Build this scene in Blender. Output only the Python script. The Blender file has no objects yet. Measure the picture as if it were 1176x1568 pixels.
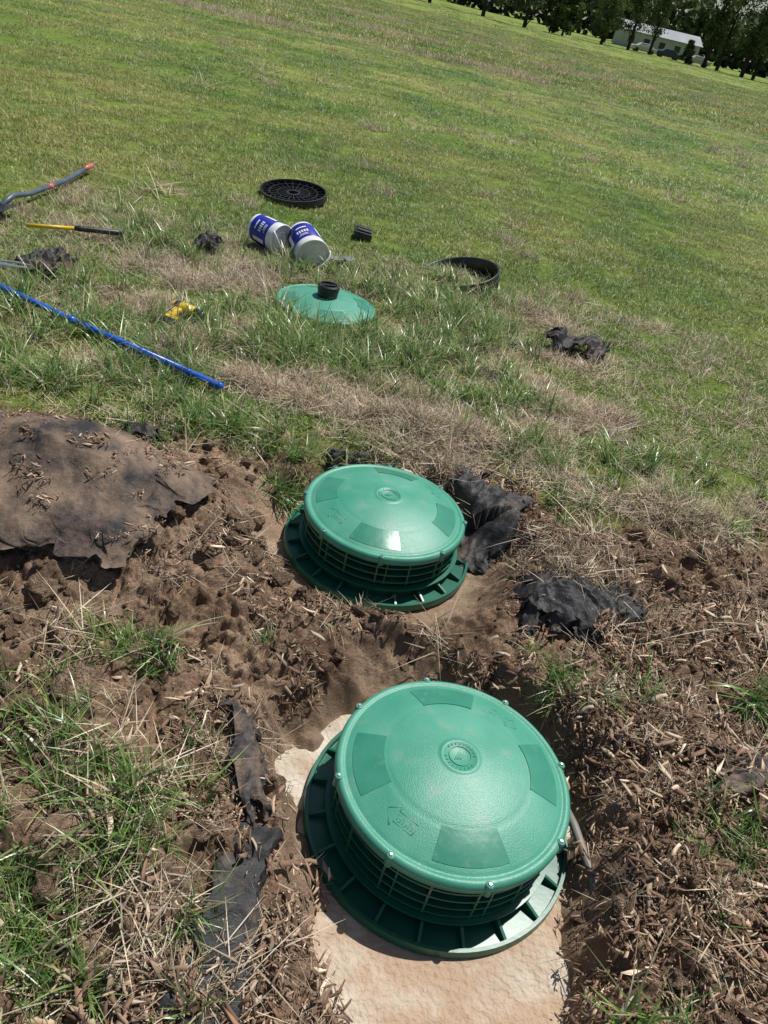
import bpy, math, random, numpy as np
from mathutils import Matrix, Vector, Euler
random.seed(7); rng=np.random.RandomState(11)
sc=bpy.context.scene
# ------------------------------------------------------------ camera / light
H=1.75; P=math.radians(34); RR=math.radians(13.5); F=1178
cp,sp,cr,sr=math.cos(P),math.sin(P),math.cos(RR),math.sin(RR)
cam=bpy.data.cameras.new('camera');co=bpy.data.objects.new('camera',cam);sc.collection.objects.link(co)
Fw=Vector((0,cp,-sp));U=Vector((0,sp,cp));R=Vector((1,0,0))
X=cr*R+sr*U;Y=-sr*R+cr*U
m=Matrix((X,Y,-Fw)).transposed().to_4x4();m.translation=(0,0,H);co.matrix_world=m
cam.sensor_fit='HORIZONTAL';cam.sensor_width=36;cam.lens=36*F/1176;cam.clip_start=.02;cam.clip_end=3000;sc.camera=co
w=bpy.data.worlds.new("World");sc.world=w;w.use_nodes=True
nt=w.node_tree;sky=nt.nodes.new('ShaderNodeTexSky');sky.sky_type='NISHITA';sky.sun_disc=False
az=math.atan2(0.72,0.62);el=math.radians(64)
sky.sun_elevation=el;sky.sun_rotation=math.pi/2-az
nt.links.new(sky.outputs[0],nt.nodes['Background'].inputs[0]);nt.nodes['Background'].inputs[1].default_value=0.075
l=bpy.data.lights.new('sun','SUN');l.energy=5;l.angle=math.radians(.5);l.color=(1,.965,.91)
lo=bpy.data.objects.new('sun',l);sc.collection.objects.link(lo)
sd=Vector((math.cos(el)*math.cos(az),math.cos(el)*math.sin(az),math.sin(el)))
lo.rotation_euler=sd.to_track_quat('Z','Y').to_euler()
sc.view_settings.view_transform='Standard';sc.view_settings.look='None';sc.view_settings.exposure=0
# ------------------------------------------------------------ noise
TB=rng.rand(8,256,256)
def sm(a,b,t):
    t=np.clip((t-a)/(b-a),0,1);return t*t*(3-2*t)
def vn(x,y,k=0):
    x=np.asarray(x,float);y=np.asarray(y,float)
    xi=np.floor(x).astype(int);yi=np.floor(y).astype(int);fx=x-xi;fy=y-yi
    fx=fx*fx*(3-2*fx);fy=fy*fy*(3-2*fy);T=TB[k%8]
    a=T[xi&255,yi&255];b=T[(xi+1)&255,yi&255];c=T[xi&255,(yi+1)&255];d=T[(xi+1)&255,(yi+1)&255]
    return (a*(1-fx)+b*fx)*(1-fy)+(c*(1-fx)+d*fx)*fy
def fbm(x,y,s=1,o=4,k=0):
    r=0;a=1;t=0
    for i in range(o):
        r=r+a*(vn(x*s+17.3*i,y*s-9.1*i,k+i)-.5);t+=a;a*=.5;s*=2.07
    return r/t*2
def clods(x,y,s,k=0):
    wx=fbm(x,y,s*1.3,2,k+3)*.35/s*1.5;wy=fbm(x,y,s*1.3,2,k+5)*.35/s*1.5
    x=(x+wx)*s;y=(y+wy)*s;xi=np.floor(x).astype(int);yi=np.floor(y).astype(int);best=np.zeros_like(x)
    for dx in(-1,0,1):
        for dy in(-1,0,1):
            a=(xi+dx)&255;b=(yi+dy)&255
            cx=xi+dx+TB[k%8][a,b];cy=yi+dy+TB[(k+1)%8][a,b];r=.25+.6*TB[(k+2)%8][a,b]**2
            ex=x-cx;ey=y-cy;g=1+1.2*(TB[(k+4)%8][a,b]-.5)
            dd=np.maximum(np.abs(ex*.8+ey*.6*g),np.abs(-ex*.6*g+ey*.8));dd=.55*dd+.45*np.hypot(ex,ey)
            hgt=np.clip((r-dd)*2.2,0,r*.75)
            best=np.maximum(best,hgt)
    return best/s
def gb(x,y,cx,cy,rx,ry): return np.exp(-((x-cx)/rx)**2-((y-cy)/ry)**2)
def yedge(x): return np.interp(x,[-3,-1.6,-.9,-.45,.27,.6,1.07,1.8,3],[2.5,2.6,2.95,2.92,3.2,3.05,3.02,3.1,3.1])
def soil0(x,y,n=0.0):
    e=yedge(x)
    return (1-sm(-.16,.16,y-e+1.5*n))*sm(-3.2,-2.7,x+n)*(1-sm(2.9,3.4,x+n))*sm(-1.2,-.7,y+n)
def pit1(x,y):
    ax,ay,bx,by=.37,1.42,.46,.45
    t=np.clip(((x-ax)*(bx-ax)+(y-ay)*(by-ay))/((bx-ax)**2+(by-ay)**2),0,1)
    d=np.hypot(x-ax-t*(bx-ax),y-ay-t*(by-ay))+.11*fbm(x,y,5,4,2)+.18*np.minimum(t*1.6,1)
    return 1-sm(.40,np.where((y>1.75)&(x<.5),.62,.55),d)
def pit2(x,y):
    d=np.hypot(x-0.0,y-2.58)+.06*fbm(x,y,5,3,5)
    return 1-sm(.40,np.where(y>2.8,.50,.64),d)
MOUNDS=[(-1.15,2.26,.50,.30,.24),(1.1,1.5,.5,.7,.05),(.72,2.5,.16,.22,.09),(1.15,2.55,.45,.3,.06),(-.55,1.25,.3,.35,.04),
 (.7,2.2,.16,.14,.06),(-.33,2.25,.1,.1,.04),(-.25,.95,.12,.3,.03),(.3,1.98,.35,.07,.03),(.12,5.85,.5,.35,.03),(-.62,4.62,.6,.5,.02),(.25,3.35,.3,.12,.04),(-.3,3.2,.2,.1,.03)]
def hm(x,y):
    h=.025*fbm(x,y,.45,2,1)*sm(2,6,np.hypot(x,y))-.055*soil0(x,y)
    for cx,cy,rx,ry,a in MOUNDS: h=h+a*gb(x,y,cx,cy,rx,ry)
    p=pit1(x,y);h=h*(1-p)-.235*p
    p=pit2(x,y);h=h*(1-p)-.195*p
    return h
BARE=[(.62,5.5,.45,.2,1),(.85,4.05,.4,.2,1),(.4,4.65,.25,.25,1),(-.26,3.5,.68,.24,1.1),(-.75,3.4,.42,.2,1),(-1.38,4.7,.5,.35,1),(-1.7,4.1,.35,.3,.8),(.95,4.75,.35,.16,.8),(.15,3.4,.45,.22,1),(-1.0,3.9,.3,.25,.7),(.2,5.4,.3,.2,.5),(1.25,3.15,.6,.12,.8),(-1.1,5.1,.3,.3,.6),(.55,3.6,.25,.2,.7),(.5,4.2,.3,.2,.7),(1.9,3.3,.4,.15,.8),(-2.3,4.9,.5,.3,.4),(-2.4,6.6,.6,.3,.4)]
def bare(x,y):
    b=0
    for cx,cy,rx,ry,a in BARE: b=np.maximum(b,a*gb(x,y,cx,cy,rx,ry))
    b=sm(.25,.8,b+.7*fbm(x,y,4,4,3))
    return np.clip(b,0,1)
def windrow(x,y):
    r=0
    for y0,s,a in((18.5,.12,1),(27.5,.35,1),(36,.3,.8),(47,.28,.9),(62,.3,.8),(80,.3,.8)):
        r=np.maximum(r,a*np.exp(-((y-y0-s*(x+6)+1.2*fbm(x,y,.15,2,4))/(.4+.014*y0))**2)*sm(-.2,.3,fbm(x,y,.3,3,6)))
    return r
def hfull(x,y):
    s=soil0(x,y,.16*fbm(x,y,4,3,7));b=bare(x,y)
    q=np.maximum(pit1(x,y)*1.0,pit2(x,y)*.85)
    m=np.maximum(s*(1-.9*q),.45*b*(1-s))
    near=1-sm(5,9,np.hypot(x,y))
    rgh=.55+.6*sm(-.25,.25,fbm(x,y,2.2,2,6))
    d=.034*fbm(x,y,6,4,0)+rgh*(.85*clods(x,y,10,1)+.9*clods(x,y,26,4)-.013)+.016*fbm(x,y,42,3,3)
    d2=.004*fbm(x,y,14,3,2)
    return hm(x,y)+m*d*near+d2*near,s,b,q
def hz(x,y): return float(hfull(np.array([x]),np.array([y]))[0][0])
# ------------------------------------------------------------ material helper
def nodes(name):
    m=bpy.data.materials.new(name);m.use_nodes=True;nt=m.node_tree;return m,nt,nt.nodes['Principled BSDF']
def noise_mat(name,c1,c2,rough=.5,scale=8,bump=0,bscale=60,spec=.5,metal=0,coord='Object',c3=None,s3=3,t3=(.5,.65),detail=5,bdist=.003):
    m,nt,b=nodes(name);N=nt.nodes;L=nt.links
    tc=N.new('ShaderNodeTexCoord');o=tc.outputs[coord]
    n=N.new('ShaderNodeTexNoise');n.inputs['Scale'].default_value=scale;n.inputs['Detail'].default_value=detail;L.new(o,n.inputs['Vector'])
    r=N.new('ShaderNodeValToRGB');r.color_ramp.elements[0].position=.35;r.color_ramp.elements[1].position=.65
    r.color_ramp.elements[0].color=(*c1,1);r.color_ramp.elements[1].color=(*c2,1);L.new(n.outputs['Fac'],r.inputs[0]);col=r.outputs[0]
    if c3:
        n3=N.new('ShaderNodeTexNoise');n3.inputs['Scale'].default_value=s3;n3.inputs['Detail'].default_value=8;n3.inputs['Roughness'].default_value=.62;L.new(o,n3.inputs['Vector'])
        mr=N.new('ShaderNodeMapRange');mr.inputs[1].default_value=t3[0];mr.inputs[2].default_value=t3[1];L.new(n3.outputs['Fac'],mr.inputs[0])
        mx=N.new('ShaderNodeMix');mx.data_type='RGBA';L.new(mr.outputs[0],mx.inputs[0]);L.new(col,mx.inputs[6]);mx.inputs[7].default_value=(*c3,1);col=mx.outputs[2]
    L.new(col,b.inputs['Base Color']);b.inputs['Roughness'].default_value=rough;b.inputs['Specular IOR Level'].default_value=spec;b.inputs['Metallic'].default_value=metal
    if bump:
        n2=N.new('ShaderNodeTexNoise');n2.inputs['Scale'].default_value=bscale;n2.inputs['Detail'].default_value=5;L.new(o,n2.inputs['Vector'])
        bp=N.new('ShaderNodeBump');bp.inputs['Strength'].default_value=bump;bp.inputs['Distance'].default_value=bdist;L.new(n2.outputs['Fac'],bp.inputs['Height']);L.new(bp.outputs[0],b.inputs['Normal'])
    return m
def attr_mat(name,rough=.6,trans=.0,rnd=.35,spec=.3,posvar=0):
    m,nt,b=nodes(name);N=nt.nodes;L=nt.links
    a=N.new('ShaderNodeAttribute');a.attribute_name='Col'
    oi=N.new('ShaderNodeObjectInfo');hs=N.new('ShaderNodeHueSaturation')
    mr=N.new('ShaderNodeMapRange');mr.inputs[3].default_value=1-rnd;mr.inputs[4].default_value=1+rnd;L.new(oi.outputs['Random'],mr.inputs[0])
    L.new(mr.outputs[0],hs.inputs['Value']);L.new(a.outputs['Color'],hs.inputs['Color']);col=hs.outputs[0]
    if posvar:
        g=N.new('ShaderNodeNewGeometry');n=N.new('ShaderNodeTexNoise');n.inputs['Scale'].default_value=.35;n.inputs['Detail'].default_value=7;n.inputs['Roughness'].default_value=.66;L.new(g.outputs['Position'],n.inputs['Vector'])
        m2=N.new('ShaderNodeMapRange');m2.inputs[1].default_value=.38;m2.inputs[2].default_value=.62;L.new(n.outputs['Fac'],m2.inputs[0])
        mx=N.new('ShaderNodeMix');mx.data_type='RGBA';mx.blend_type='MULTIPLY';mx.inputs[0].default_value=1
        r=N.new('ShaderNodeValToRGB');r.color_ramp.elements[0].color=(.66,.84,.72,1);r.color_ramp.elements[1].color=(1.65,1.22,1.6,1);L.new(m2.outputs[0],r.inputs[0])
        L.new(col,mx.inputs[6]);L.new(r.outputs[0],mx.inputs[7]);col=mx.outputs[2]
    L.new(col,b.inputs['Base Color']);b.inputs['Roughness'].default_value=rough;b.inputs['Specular IOR Level'].default_value=spec
    if trans:
        t=N.new('ShaderNodeBsdfTranslucent');L.new(col,t.inputs[0]);ms=N.new('ShaderNodeMixShader');ms.inputs[0].default_value=trans
        L.new(b.outputs[0],ms.inputs[1]);L.new(t.outputs[0],ms.inputs[2]);L.new(ms.outputs[0],N['Material Output'].inputs[0])
    return m
# ------------------------------------------------------------ mesh builder
class MB:
    def __init__(s):s.v=[];s.f=[];s.m=[]
    def add(s,v,f,mi=0,M=None):
        n=len(s.v)
        if M is not None: v=[tuple(M@Vector(p)) for p in v]
        s.v+=[tuple(p) for p in v];s.f+=[tuple(i+n for i in q) for q in f];s.m+=[mi]*len(f)
    def lathe(s,prof,seg=96,mi=0,closed=False,M=None,rmod=None):
        v=[];f=[]
        for r,z in prof:
            for i in range(seg):
                a=2*math.pi*i/seg;q=r*(rmod(a,z) if rmod else 1);v.append((q*math.cos(a),q*math.sin(a),z))
        n=len(prof)
        for j in range(n if closed else n-1):
            k=(j+1)%n
            for i in range(seg):
                i2=(i+1)%seg;f.append((j*seg+i,j*seg+i2,k*seg+i2,k*seg+i))
        s.add(v,f,mi,M)
    def box(s,c,d,mi=0,M=None,tap=1):
        x,y,z=d[0]/2,d[1]/2,d[2]/2;v=[]
        for sz in(-1,1):
            k=tap if sz>0 else 1
            for sx,sy in((-1,-1),(1,-1),(1,1),(-1,1)): v.append((c[0]+sx*x*k,c[1]+sy*y*k,c[2]+sz*z))
        s.add(v,[(0,3,2,1),(4,5,6,7),(0,1,5,4),(1,2,6,5),(2,3,7,6),(3,0,4,7)],mi,M)
    def tube(s,pts,rad,seg=12,mi=0,M=None):
        pts=[Vector([float(c) for c in p]) for p in pts];v=[];f=[];n=len(pts)
        if not hasattr(rad,'__len__'):rad=[rad]*n
        for j,p in enumerate(pts):
            t=(pts[min(j+1,n-1)]-pts[max(j-1,0)]).normalized();u=t.orthogonal().normalized() if j==0 else (u-u.dot(t)*t).normalized();b=t.cross(u)
            for i in range(seg):
                a=2*math.pi*i/seg;v.append(p+float(rad[j])*(math.cos(a)*u+math.sin(a)*b))
        for j in range(n-1):
            for i in range(seg):
                i2=(i+1)%seg;f.append((j*seg+i,j*seg+i2,(j+1)*seg+i2,(j+1)*seg+i))
        f.append(tuple(range(seg))[::-1]);f.append(tuple((n-1)*seg+i for i in range(seg)))
        s.add(v,f,mi,M)
    def obj(s,n,mats,parent=None,smooth=False,bevel=0):
        me=bpy.data.meshes.new(n);me.from_pydata(s.v,[],s.f);me.polygons.foreach_set('material_index',s.m)
        for q in mats:me.materials.append(q)
        o=bpy.data.objects.new(n,me);sc.collection.objects.link(o)
        if smooth:me.shade_smooth()
        if bevel:
            bm=o.modifiers.new('bevel','BEVEL');bm.width=bevel;bm.segments=2;bm.limit_method='ANGLE'
        if parent:o.parent=parent
        return o
def empty(n,loc=(0,0,0),rot=(0,0,0)):
    e=bpy.data.objects.new(n,None);sc.collection.objects.link(e);e.location=loc;e.rotation_euler=rot;e.empty_display_size=.05;return e
def fast_mesh(n,v,faces,col=None,mats=()):
    me=bpy.data.meshes.new(n);me.vertices.add(len(v));me.vertices.foreach_set('co',np.asarray(v,np.float32).ravel())
    k,c=faces.shape;me.loops.add(k*c);me.loops.foreach_set('vertex_index',faces.ravel().astype(np.int32));me.polygons.add(k)
    me.polygons.foreach_set('loop_start',np.arange(0,k*c,c,dtype=np.int32))
    me.update(calc_edges=True)
    if col is not None:
        a=me.color_attributes.new('Col','FLOAT_COLOR','POINT');cc=np.ones((len(v),4),np.float32);cc[:,:3]=col;a.data.foreach_set('color',cc.ravel())
    for q in mats:me.materials.append(q)
    me.validate();return me
# ------------------------------------------------------------ ground sheet
def grow(a,b,s0,g,smax):
    out=[];x=a;s=s0
    while x<b: x+=s;s=min(s*g,smax);out.append(x)
    return out
DX=.006
xs=np.concatenate([-np.array(grow(1.6,700,DX,1.045,60))[::-1],np.arange(-1.6,1.8+1e-6,DX),np.array(grow(1.8,700,DX,1.045,60))])
ys=np.concatenate([(.5-np.array(grow(0,500,DX,1.1,60)))[::-1],np.arange(.5,3.2,DX),np.array(grow(3.2,6,DX,1.008,.02))])
ys=np.concatenate([ys,np.array(grow(ys[-1],1200,.02,1.035,60))])
XX,YY=np.meshgrid(xs,ys);x=XX.ravel();y=YY.ravel()
h,s_,b_,q_=hfull(x,y)
nx,ny=len(xs),len(ys)
ii=np.arange(nx*(ny-1)).reshape(ny-1,nx)[:,:-1].ravel()
fc=np.stack([ii,ii+1,ii+1+nx,ii+nx],1)
cols=np.stack([s_,np.maximum(b_,.75*windrow(x,y)),np.clip(q_,0,1)],1)
gm,nt,b=nodes('ground_soil_and_turf');N=nt.nodes;L=nt.links
at=N.new('ShaderNodeAttribute');at.attribute_name='Col';sep=N.new('ShaderNodeSeparateColor');L.new(at.outputs['Color'],sep.inputs[0])
geo=N.new('ShaderNodeNewGeometry')
def nz(sc_,d=5,rough=.55):
    n=N.new('ShaderNodeTexNoise');n.inputs['Scale'].default_value=sc_;n.inputs['Detail'].default_value=d;n.inputs['Roughness'].default_value=rough;L.new(geo.outputs['Position'],n.inputs['Vector']);return n.outputs['Fac']
def ramp(f,st):
    r=N.new('ShaderNodeValToRGB');e=r.color_ramp.elements
    while len(e)<len(st):e.new(.5)
    for i,(p,c) in enumerate(st):e[i].position=p;e[i].color=(*c,1)
    L.new(f,r.inputs[0]);return r.outputs[0]
def mix(f,a,c,bt='MIX'):
    mx=N.new('ShaderNodeMix');mx.data_type='RGBA';mx.blend_type=bt
    if hasattr(f,'links'):L.new(f,mx.inputs[0])
    else:mx.inputs[0].default_value=f
    L.new(a,mx.inputs[6]);L.new(c,mx.inputs[7]);return mx.outputs[2]
soilc=ramp(nz(3.2,9,.7),[(.36,(.17,.108,.07)),(.5,(.36,.245,.165)),(.64,(.53,.385,.27))])
soilf=ramp(nz(110,5,.7),[(.3,(.5,.49,.48)),(.7,(1.42,1.4,1.37))]);soilc=mix(1,soilc,soilf,'MULTIPLY')
sand=ramp(nz(14,6),[(.3,(.37,.26,.175)),(.7,(.55,.41,.29))])
soilc=mix(sep.outputs[2],soilc,sand)
turf=ramp(nz(.35,7,.66),[(.35,(.11,.18,.035)),(.5,(.18,.25,.055)),(.65,(.29,.31,.10))])
turf=mix(1,turf,ramp(nz(9,6,.7),[(.3,(.5,.55,.5)),(.7,(1.35,1.3,1.2))]),'MULTIPLY')
strawc=ramp(nz(45,6,.75),[(.3,(.17,.115,.075)),(.55,(.38,.285,.185)),(.75,(.60,.50,.35))])
turf=mix(sep.outputs[1],turf,strawc)
fin=mix(sep.outputs[0],turf,soilc)
L.new(fin,b.inputs['Base Color']);b.inputs['Roughness'].default_value=.95;b.inputs['Specular IOR Level'].default_value=.1
bp0=N.new('ShaderNodeBump');bp0.inputs['Strength'].default_value=1;bp0.inputs['Distance'].default_value=.022;L.new(nz(38,6,.72),bp0.inputs['Height'])
bp=N.new('ShaderNodeBump');bp.inputs['Strength'].default_value=1;bp.inputs['Distance'].default_value=.009;L.new(nz(150,6,.75),bp.inputs['Height']);L.new(bp0.outputs[0],bp.inputs['Normal']);L.new(bp.outputs[0],b.inputs['Normal'])
me=fast_mesh('ground',np.stack([x,y,h],1),fc,cols,[gm]);me.shade_smooth()
ground=bpy.data.objects.new('ground',me);sc.collection.objects.link(ground)
# ------------------------------------------------------------ concrete tank top
conc=noise_mat('weathered_concrete',(.42,.35,.27),(.66,.60,.50),.9,6,1,60,.2,c3=(.43,.31,.215),s3=3.2,t3=(.42,.56),detail=10,bdist=.012)
mb=MB();n=90;v=[];f=[]
gx=np.repeat(np.linspace(-.3,1.1,n+1)[None],n+1,0);gy=np.repeat(np.linspace(.1,1.95,n+1)[:,None],n+1,1)
gz=-.204+.016*np.maximum(-.2,fbm(gx,gy,6,5,1))*sm(.36,.5,np.hypot(gx-.356,gy-1.398))
v=list(zip(gx.ravel().tolist(),gy.ravel().tolist(),gz.ravel().tolist()))
for j in range(n):
    for i in range(n):
        k=j*(n+1)+i;f.append((k,k+1,k+n+2,k+n+1))
mb.add(v,f);mb.box((.4,1.025,-.275),(1.4,1.85,.1));mb.obj('concrete_tank_top',[conc],smooth=False)
# ------------------------------------------------------------ risers
lidm,nt2,b2=nodes('green_pebbled_plastic');N2=nt2.nodes;L2=nt2.links
tc=N2.new('ShaderNodeTexCoord')
def n2(s,d=3):
    q=N2.new('ShaderNodeTexNoise');q.inputs['Scale'].default_value=s;q.inputs['Detail'].default_value=d;L2.new(tc.outputs['Object'],q.inputs['Vector']);return q.outputs['Fac']
r=N2.new('ShaderNodeValToRGB');r.color_ramp.elements[0].position=.3;r.color_ramp.elements[1].position=.75
r.color_ramp.elements[0].color=(.038,.255,.165,1);r.color_ramp.elements[1].color=(.095,.33,.235,1);L2.new(n2(7,9),r.inputs[0])
rd=N2.new('ShaderNodeMapRange');rd.inputs[1].default_value=.56;rd.inputs[2].default_value=.78;rd.inputs[4].default_value=.55;L2.new(n2(16,10),rd.inputs[0])
mxd=N2.new('ShaderNodeMix');mxd.data_type='RGBA';L2.new(rd.outputs[0],mxd.inputs[0]);L2.new(r.outputs[0],mxd.inputs[6]);mxd.inputs[7].default_value=(.20,.31,.23,1)
L2.new(mxd.outputs[2],b2.inputs['Base Color']);b2.inputs['Roughness'].default_value=.43;b2.inputs['Specular IOR Level'].default_value=.5
bpn=N2.new('ShaderNodeBump');bpn.inputs['Strength'].default_value=.6;bpn.inputs['Distance'].default_value=.0015;L2.new(n2(300,2),bpn.inputs['Height']);L2.new(bpn.outputs[0],b2.inputs['Normal'])
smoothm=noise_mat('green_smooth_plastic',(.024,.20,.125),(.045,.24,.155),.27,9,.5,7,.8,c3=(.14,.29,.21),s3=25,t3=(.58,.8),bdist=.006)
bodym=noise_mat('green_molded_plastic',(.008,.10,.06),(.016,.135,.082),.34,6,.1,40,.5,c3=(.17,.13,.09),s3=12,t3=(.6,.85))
steel=noise_mat('screw_steel',(.5,.5,.48),(.6,.6,.58),.3,40,0,metal=1)
blackp=noise_mat('black_plastic',(.012,.012,.013),(.03,.03,.03),.42,12,.2,60,.5,c3=(.12,.09,.065),s3=20,t3=(.62,.85))
def dome(r,h=.07,R0=.315): return h*(1-(r/R0)**2)
def riser(loc,rot,h,dh=.07,S=1.0,detail=True,cap=False):
    e=empty('septic_riser',loc,(0,0,rot))
    b=MB();pr=[(.0005,dome(0,dh)-.001),(.044,dome(.044,dh)-.001),(.046,dome(.046,dh)+.0015),(.055,dome(.055,dh)+.0015),(.057,dome(.057,dh)-.0)]
    for rr in np.linspace(.065,.300,30):
        st=.0012 if (.155<rr<.16 or .2<rr<.205) else 0
        pr.append((rr,dome(rr,dh)-st))
    pr+=[(.303,.0045),(.309,.003),(.312,.0065),(.322,.006),(.327,.002),(.331,-.004),(.332,-.012),(.330,-.026),(.322,-.028),(.300,-.028)]
    b.lathe([(a*S,z) for a,z in pr],128)
    o=b.obj('lid',[lidm],e,True)
    b=MB()
    def sector(a0,a1,r0,r1,mi=0,t=.0014,na=14,nr=6):
        v=[];f=[]
        for j in range(nr+1):
            for i in range(na+1):
                a=a0+(a1-a0)*i/na;rr=r0+(r1-r0)*j/nr;v.append((S*rr*math.cos(a),S*rr*math.sin(a),dome(rr,dh)+t))
        for j in range(nr):
            for i in range(na):
                k=j*(na+1)+i;f.append((k,k+na+1,k+na+2,k+1))
        b.add(v,f,mi)
        ring=[j*(na+1) for j in range(nr+1)]+[nr*(na+1)+i for i in range(1,na+1)]+[j*(na+1)+na for j in range(nr-1,-1,-1)]+[i for i in range(na-1,0,-1)]
        vv=[v[i] for i in ring]+[(v[i][0],v[i][1],v[i][2]-.004) for i in ring];nn=len(ring)
        b.add(vv,[(i,(i+1)%nn,(i+1)%nn+nn,i+nn) for i in range(nn)],mi)
    for k in range(4):
        a=k*math.pi/2;sector(a-.36,a+.36,.205,.287)
    b.obj('lid_pads',[smoothm],e,True)
    if detail:
        b=MB()
        for a in (math.pi/4,math.pi/4+math.pi):
            def pt(t,rad,z=.003):
                aa=a-t/rad;return (rad*math.cos(aa),rad*math.sin(aa),dome(rad,dh)+z)
            outl=[(-.045,.232),(.015,.232),(.015,.218),(.045,.246),(.015,.274),(.015,.260),(-.045,.260)]
            for i in range(7):
                p=outl[i];q=outl[(i+1)%7];b.tube([pt(p[0],p[1],.0001),pt(q[0],q[1],.0001)],.0012,6,0)
            for i in range(6):
                t=-.038+i*.009;b.tube([pt(t,.239,0),pt(t+.002*(i%2),.253,0)],.0008,5,0)
                b.tube([pt(t,.239 if i%2 else .253,0),pt(t+.005,.239 if i%2 else .253,0)],.0008,5,0)
        for i in range(22):
            a=i*2*math.pi/22
            if i%11<9: b.tube([(.044*math.cos(a),.044*math.sin(a),dome(.044,dh)+.0002),(.037*math.cos(a+.05),.037*math.sin(a+.05),dome(.037,dh)-.0)],.0009,5)
        b.lathe([(.030,dh-.002),(.030,dh+.0004),(.032,dh+.0004),(.032,dh-.002)],40)
        for i in range(5):
            b.tube([(-.018+.004*i,-.012,dh-.0006),(-.002+.004*i,.014-.003*i,dh-.0006)],.0009,5)
        b.obj('embossed_arrows',[lidm],e,True)
    b=MB();c=MB()
    for k in range(8):
        a=k*math.pi/4+.12;M=Matrix.Translation((.3265*S*math.cos(a),.3265*S*math.sin(a),0))@Matrix.Rotation(a,4,'Z')
        b.lathe([(.0005,.009),(.009,.009),(.011,.006),(.0115,-.03),(.0005,-.03)],16,M=M)
        c.lathe([(.0005,.0125),(.004,.0125),(.0055,.0105),(.0055,.0085)],6,M=M)
    b.obj('lid_bosses',[lidm],e,True);c.obj('lid_screws',[steel],e)
    b=MB();b.lathe([(.292*S,-.026),(.292*S,-h+.05),(.312*S,-h+.045),(.312*S,-h)],96)
    nr=max(1,int((h-.07)/.034))
    for k in range(nr):
        zz=-.047-k*.034;b.lathe([(.291*S,zz),(.3215*S,zz-.001),(.3215*S,zz-.006),(.291*S,zz-.007)],96,closed=True)
    for k in range(16):
        a=k*2*math.pi/16+.1;M=Matrix.Rotation(a,4,'Z');z0=-.03;z1=-.047-(nr-1)*.034-.014
        if nr>1:
            b.box((.3065*S,0,(z0+z1)/2),(.029,.006,z0-z1),M=M)
            if k%2==0:b.box((.3065*S,.035,(z0+z1)/2),(.0265,.004,z0-z1),M=M)
    if h>.12:
        b.lathe([(.31*S,-h+.012),(.376*S,-h+.010),(.378*S,-h+.026),(.388*S,-h+.026),(.391*S,-h+.0),(.31*S,-h+.0)],96)
        for k in range(20):
            a=k*2*math.pi/20+.05;M=Matrix.Rotation(a,4,'Z');t=.004
            v=[(.311,-t,-h+.045),(.378,-t,-h+.022),(.378,-t,-h+.009),(.311,-t,-h+.009),(.311,t,-h+.045),(.378,t,-h+.022),(.378,t,-h+.009),(.311,t,-h+.009)]
            b.add(v,[(0,1,2,3),(7,6,5,4),(0,4,5,1),(1,5,6,2)],0,M)
        b.lathe([(.3105,-h+.058),(.334,-h+.056),(.334,-h+.050),(.3105,-h+.050)],96,closed=True)
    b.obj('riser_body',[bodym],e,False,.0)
    if cap:
        b=MB();z0=dh
        b.lathe([(.062,z0-.02),(.064,z0+.03),(.066,z0+.034),(.066,z0+.066),(.060,z0+.072),(.05,z0+.072),(.048,z0+.060),(.0005,z0+.060)],72,rmod=lambda a,z:1+(.018*(math.sin(a*24)>0) if z0+.033<z<z0+.067 else 0))
        b.box((0,0,z0+.064),(.085,.018,.012));b.obj('vent_cap',[blackp],e)
    return e
riser((.356,1.398,.02),math.radians(12),.222)
riser((.004,2.592,.02),math.radians(-2),.2)
riser((-.655,4.64,.045),math.radians(20),.11,.05,.95,False,True)
# ------------------------------------------------------------ instancing
def blades(n,spread,hmin,hmax,wid,lean,bend,pal,pw,seg=3,z0=-.01):
    a=rng.rand(n)*2*np.pi;rr=spread*np.sqrt(rng.rand(n));bx=rr*np.cos(a);by=rr*np.sin(a)
    d=rng.rand(n)*2*np.pi;Ln=hmin+(hmax-hmin)*rng.rand(n)**1.3;le=lean*rng.rand(n);be=bend*rng.rand(n)
    w=wid*(.6+.8*rng.rand(n));tw=d+np.pi/2+rng.randn(n)*.5
    V=[];C=[];pi=rng.choice(len(pal),n,p=np.array(pw)/sum(pw));base=np.array(pal)[pi]*(.75+.5*rng.rand(n,1))
    ts=np.linspace(0,1,seg+1)
    for t in ts:
        o=Ln*(le*t+.75*be*t*t);z=z0+Ln*(t*np.sqrt(np.maximum(.05,1-le**2*.6))-.6*be*t**2.0);z=np.maximum(z,.002) if t>0 else z
        cx=bx+np.cos(d)*o;cy=by+np.sin(d)*o;ww=w*(1-.93*t**1.6)/2
        for sgn in(-1,1):
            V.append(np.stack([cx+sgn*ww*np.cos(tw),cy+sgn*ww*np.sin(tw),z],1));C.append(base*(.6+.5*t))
    V=np.stack(V,1);C=np.stack(C,1);k=V.shape[1]
    off=(np.arange(n)*k)[:,None];fs=[]
    for j in range(seg): fs.append(off+np.array([[2*j,2*j+1,2*j+3,2*j+2]]))
    return V.reshape(-1,3),np.concatenate(fs,0),np.clip(C.reshape(-1,3),0,1)
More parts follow.
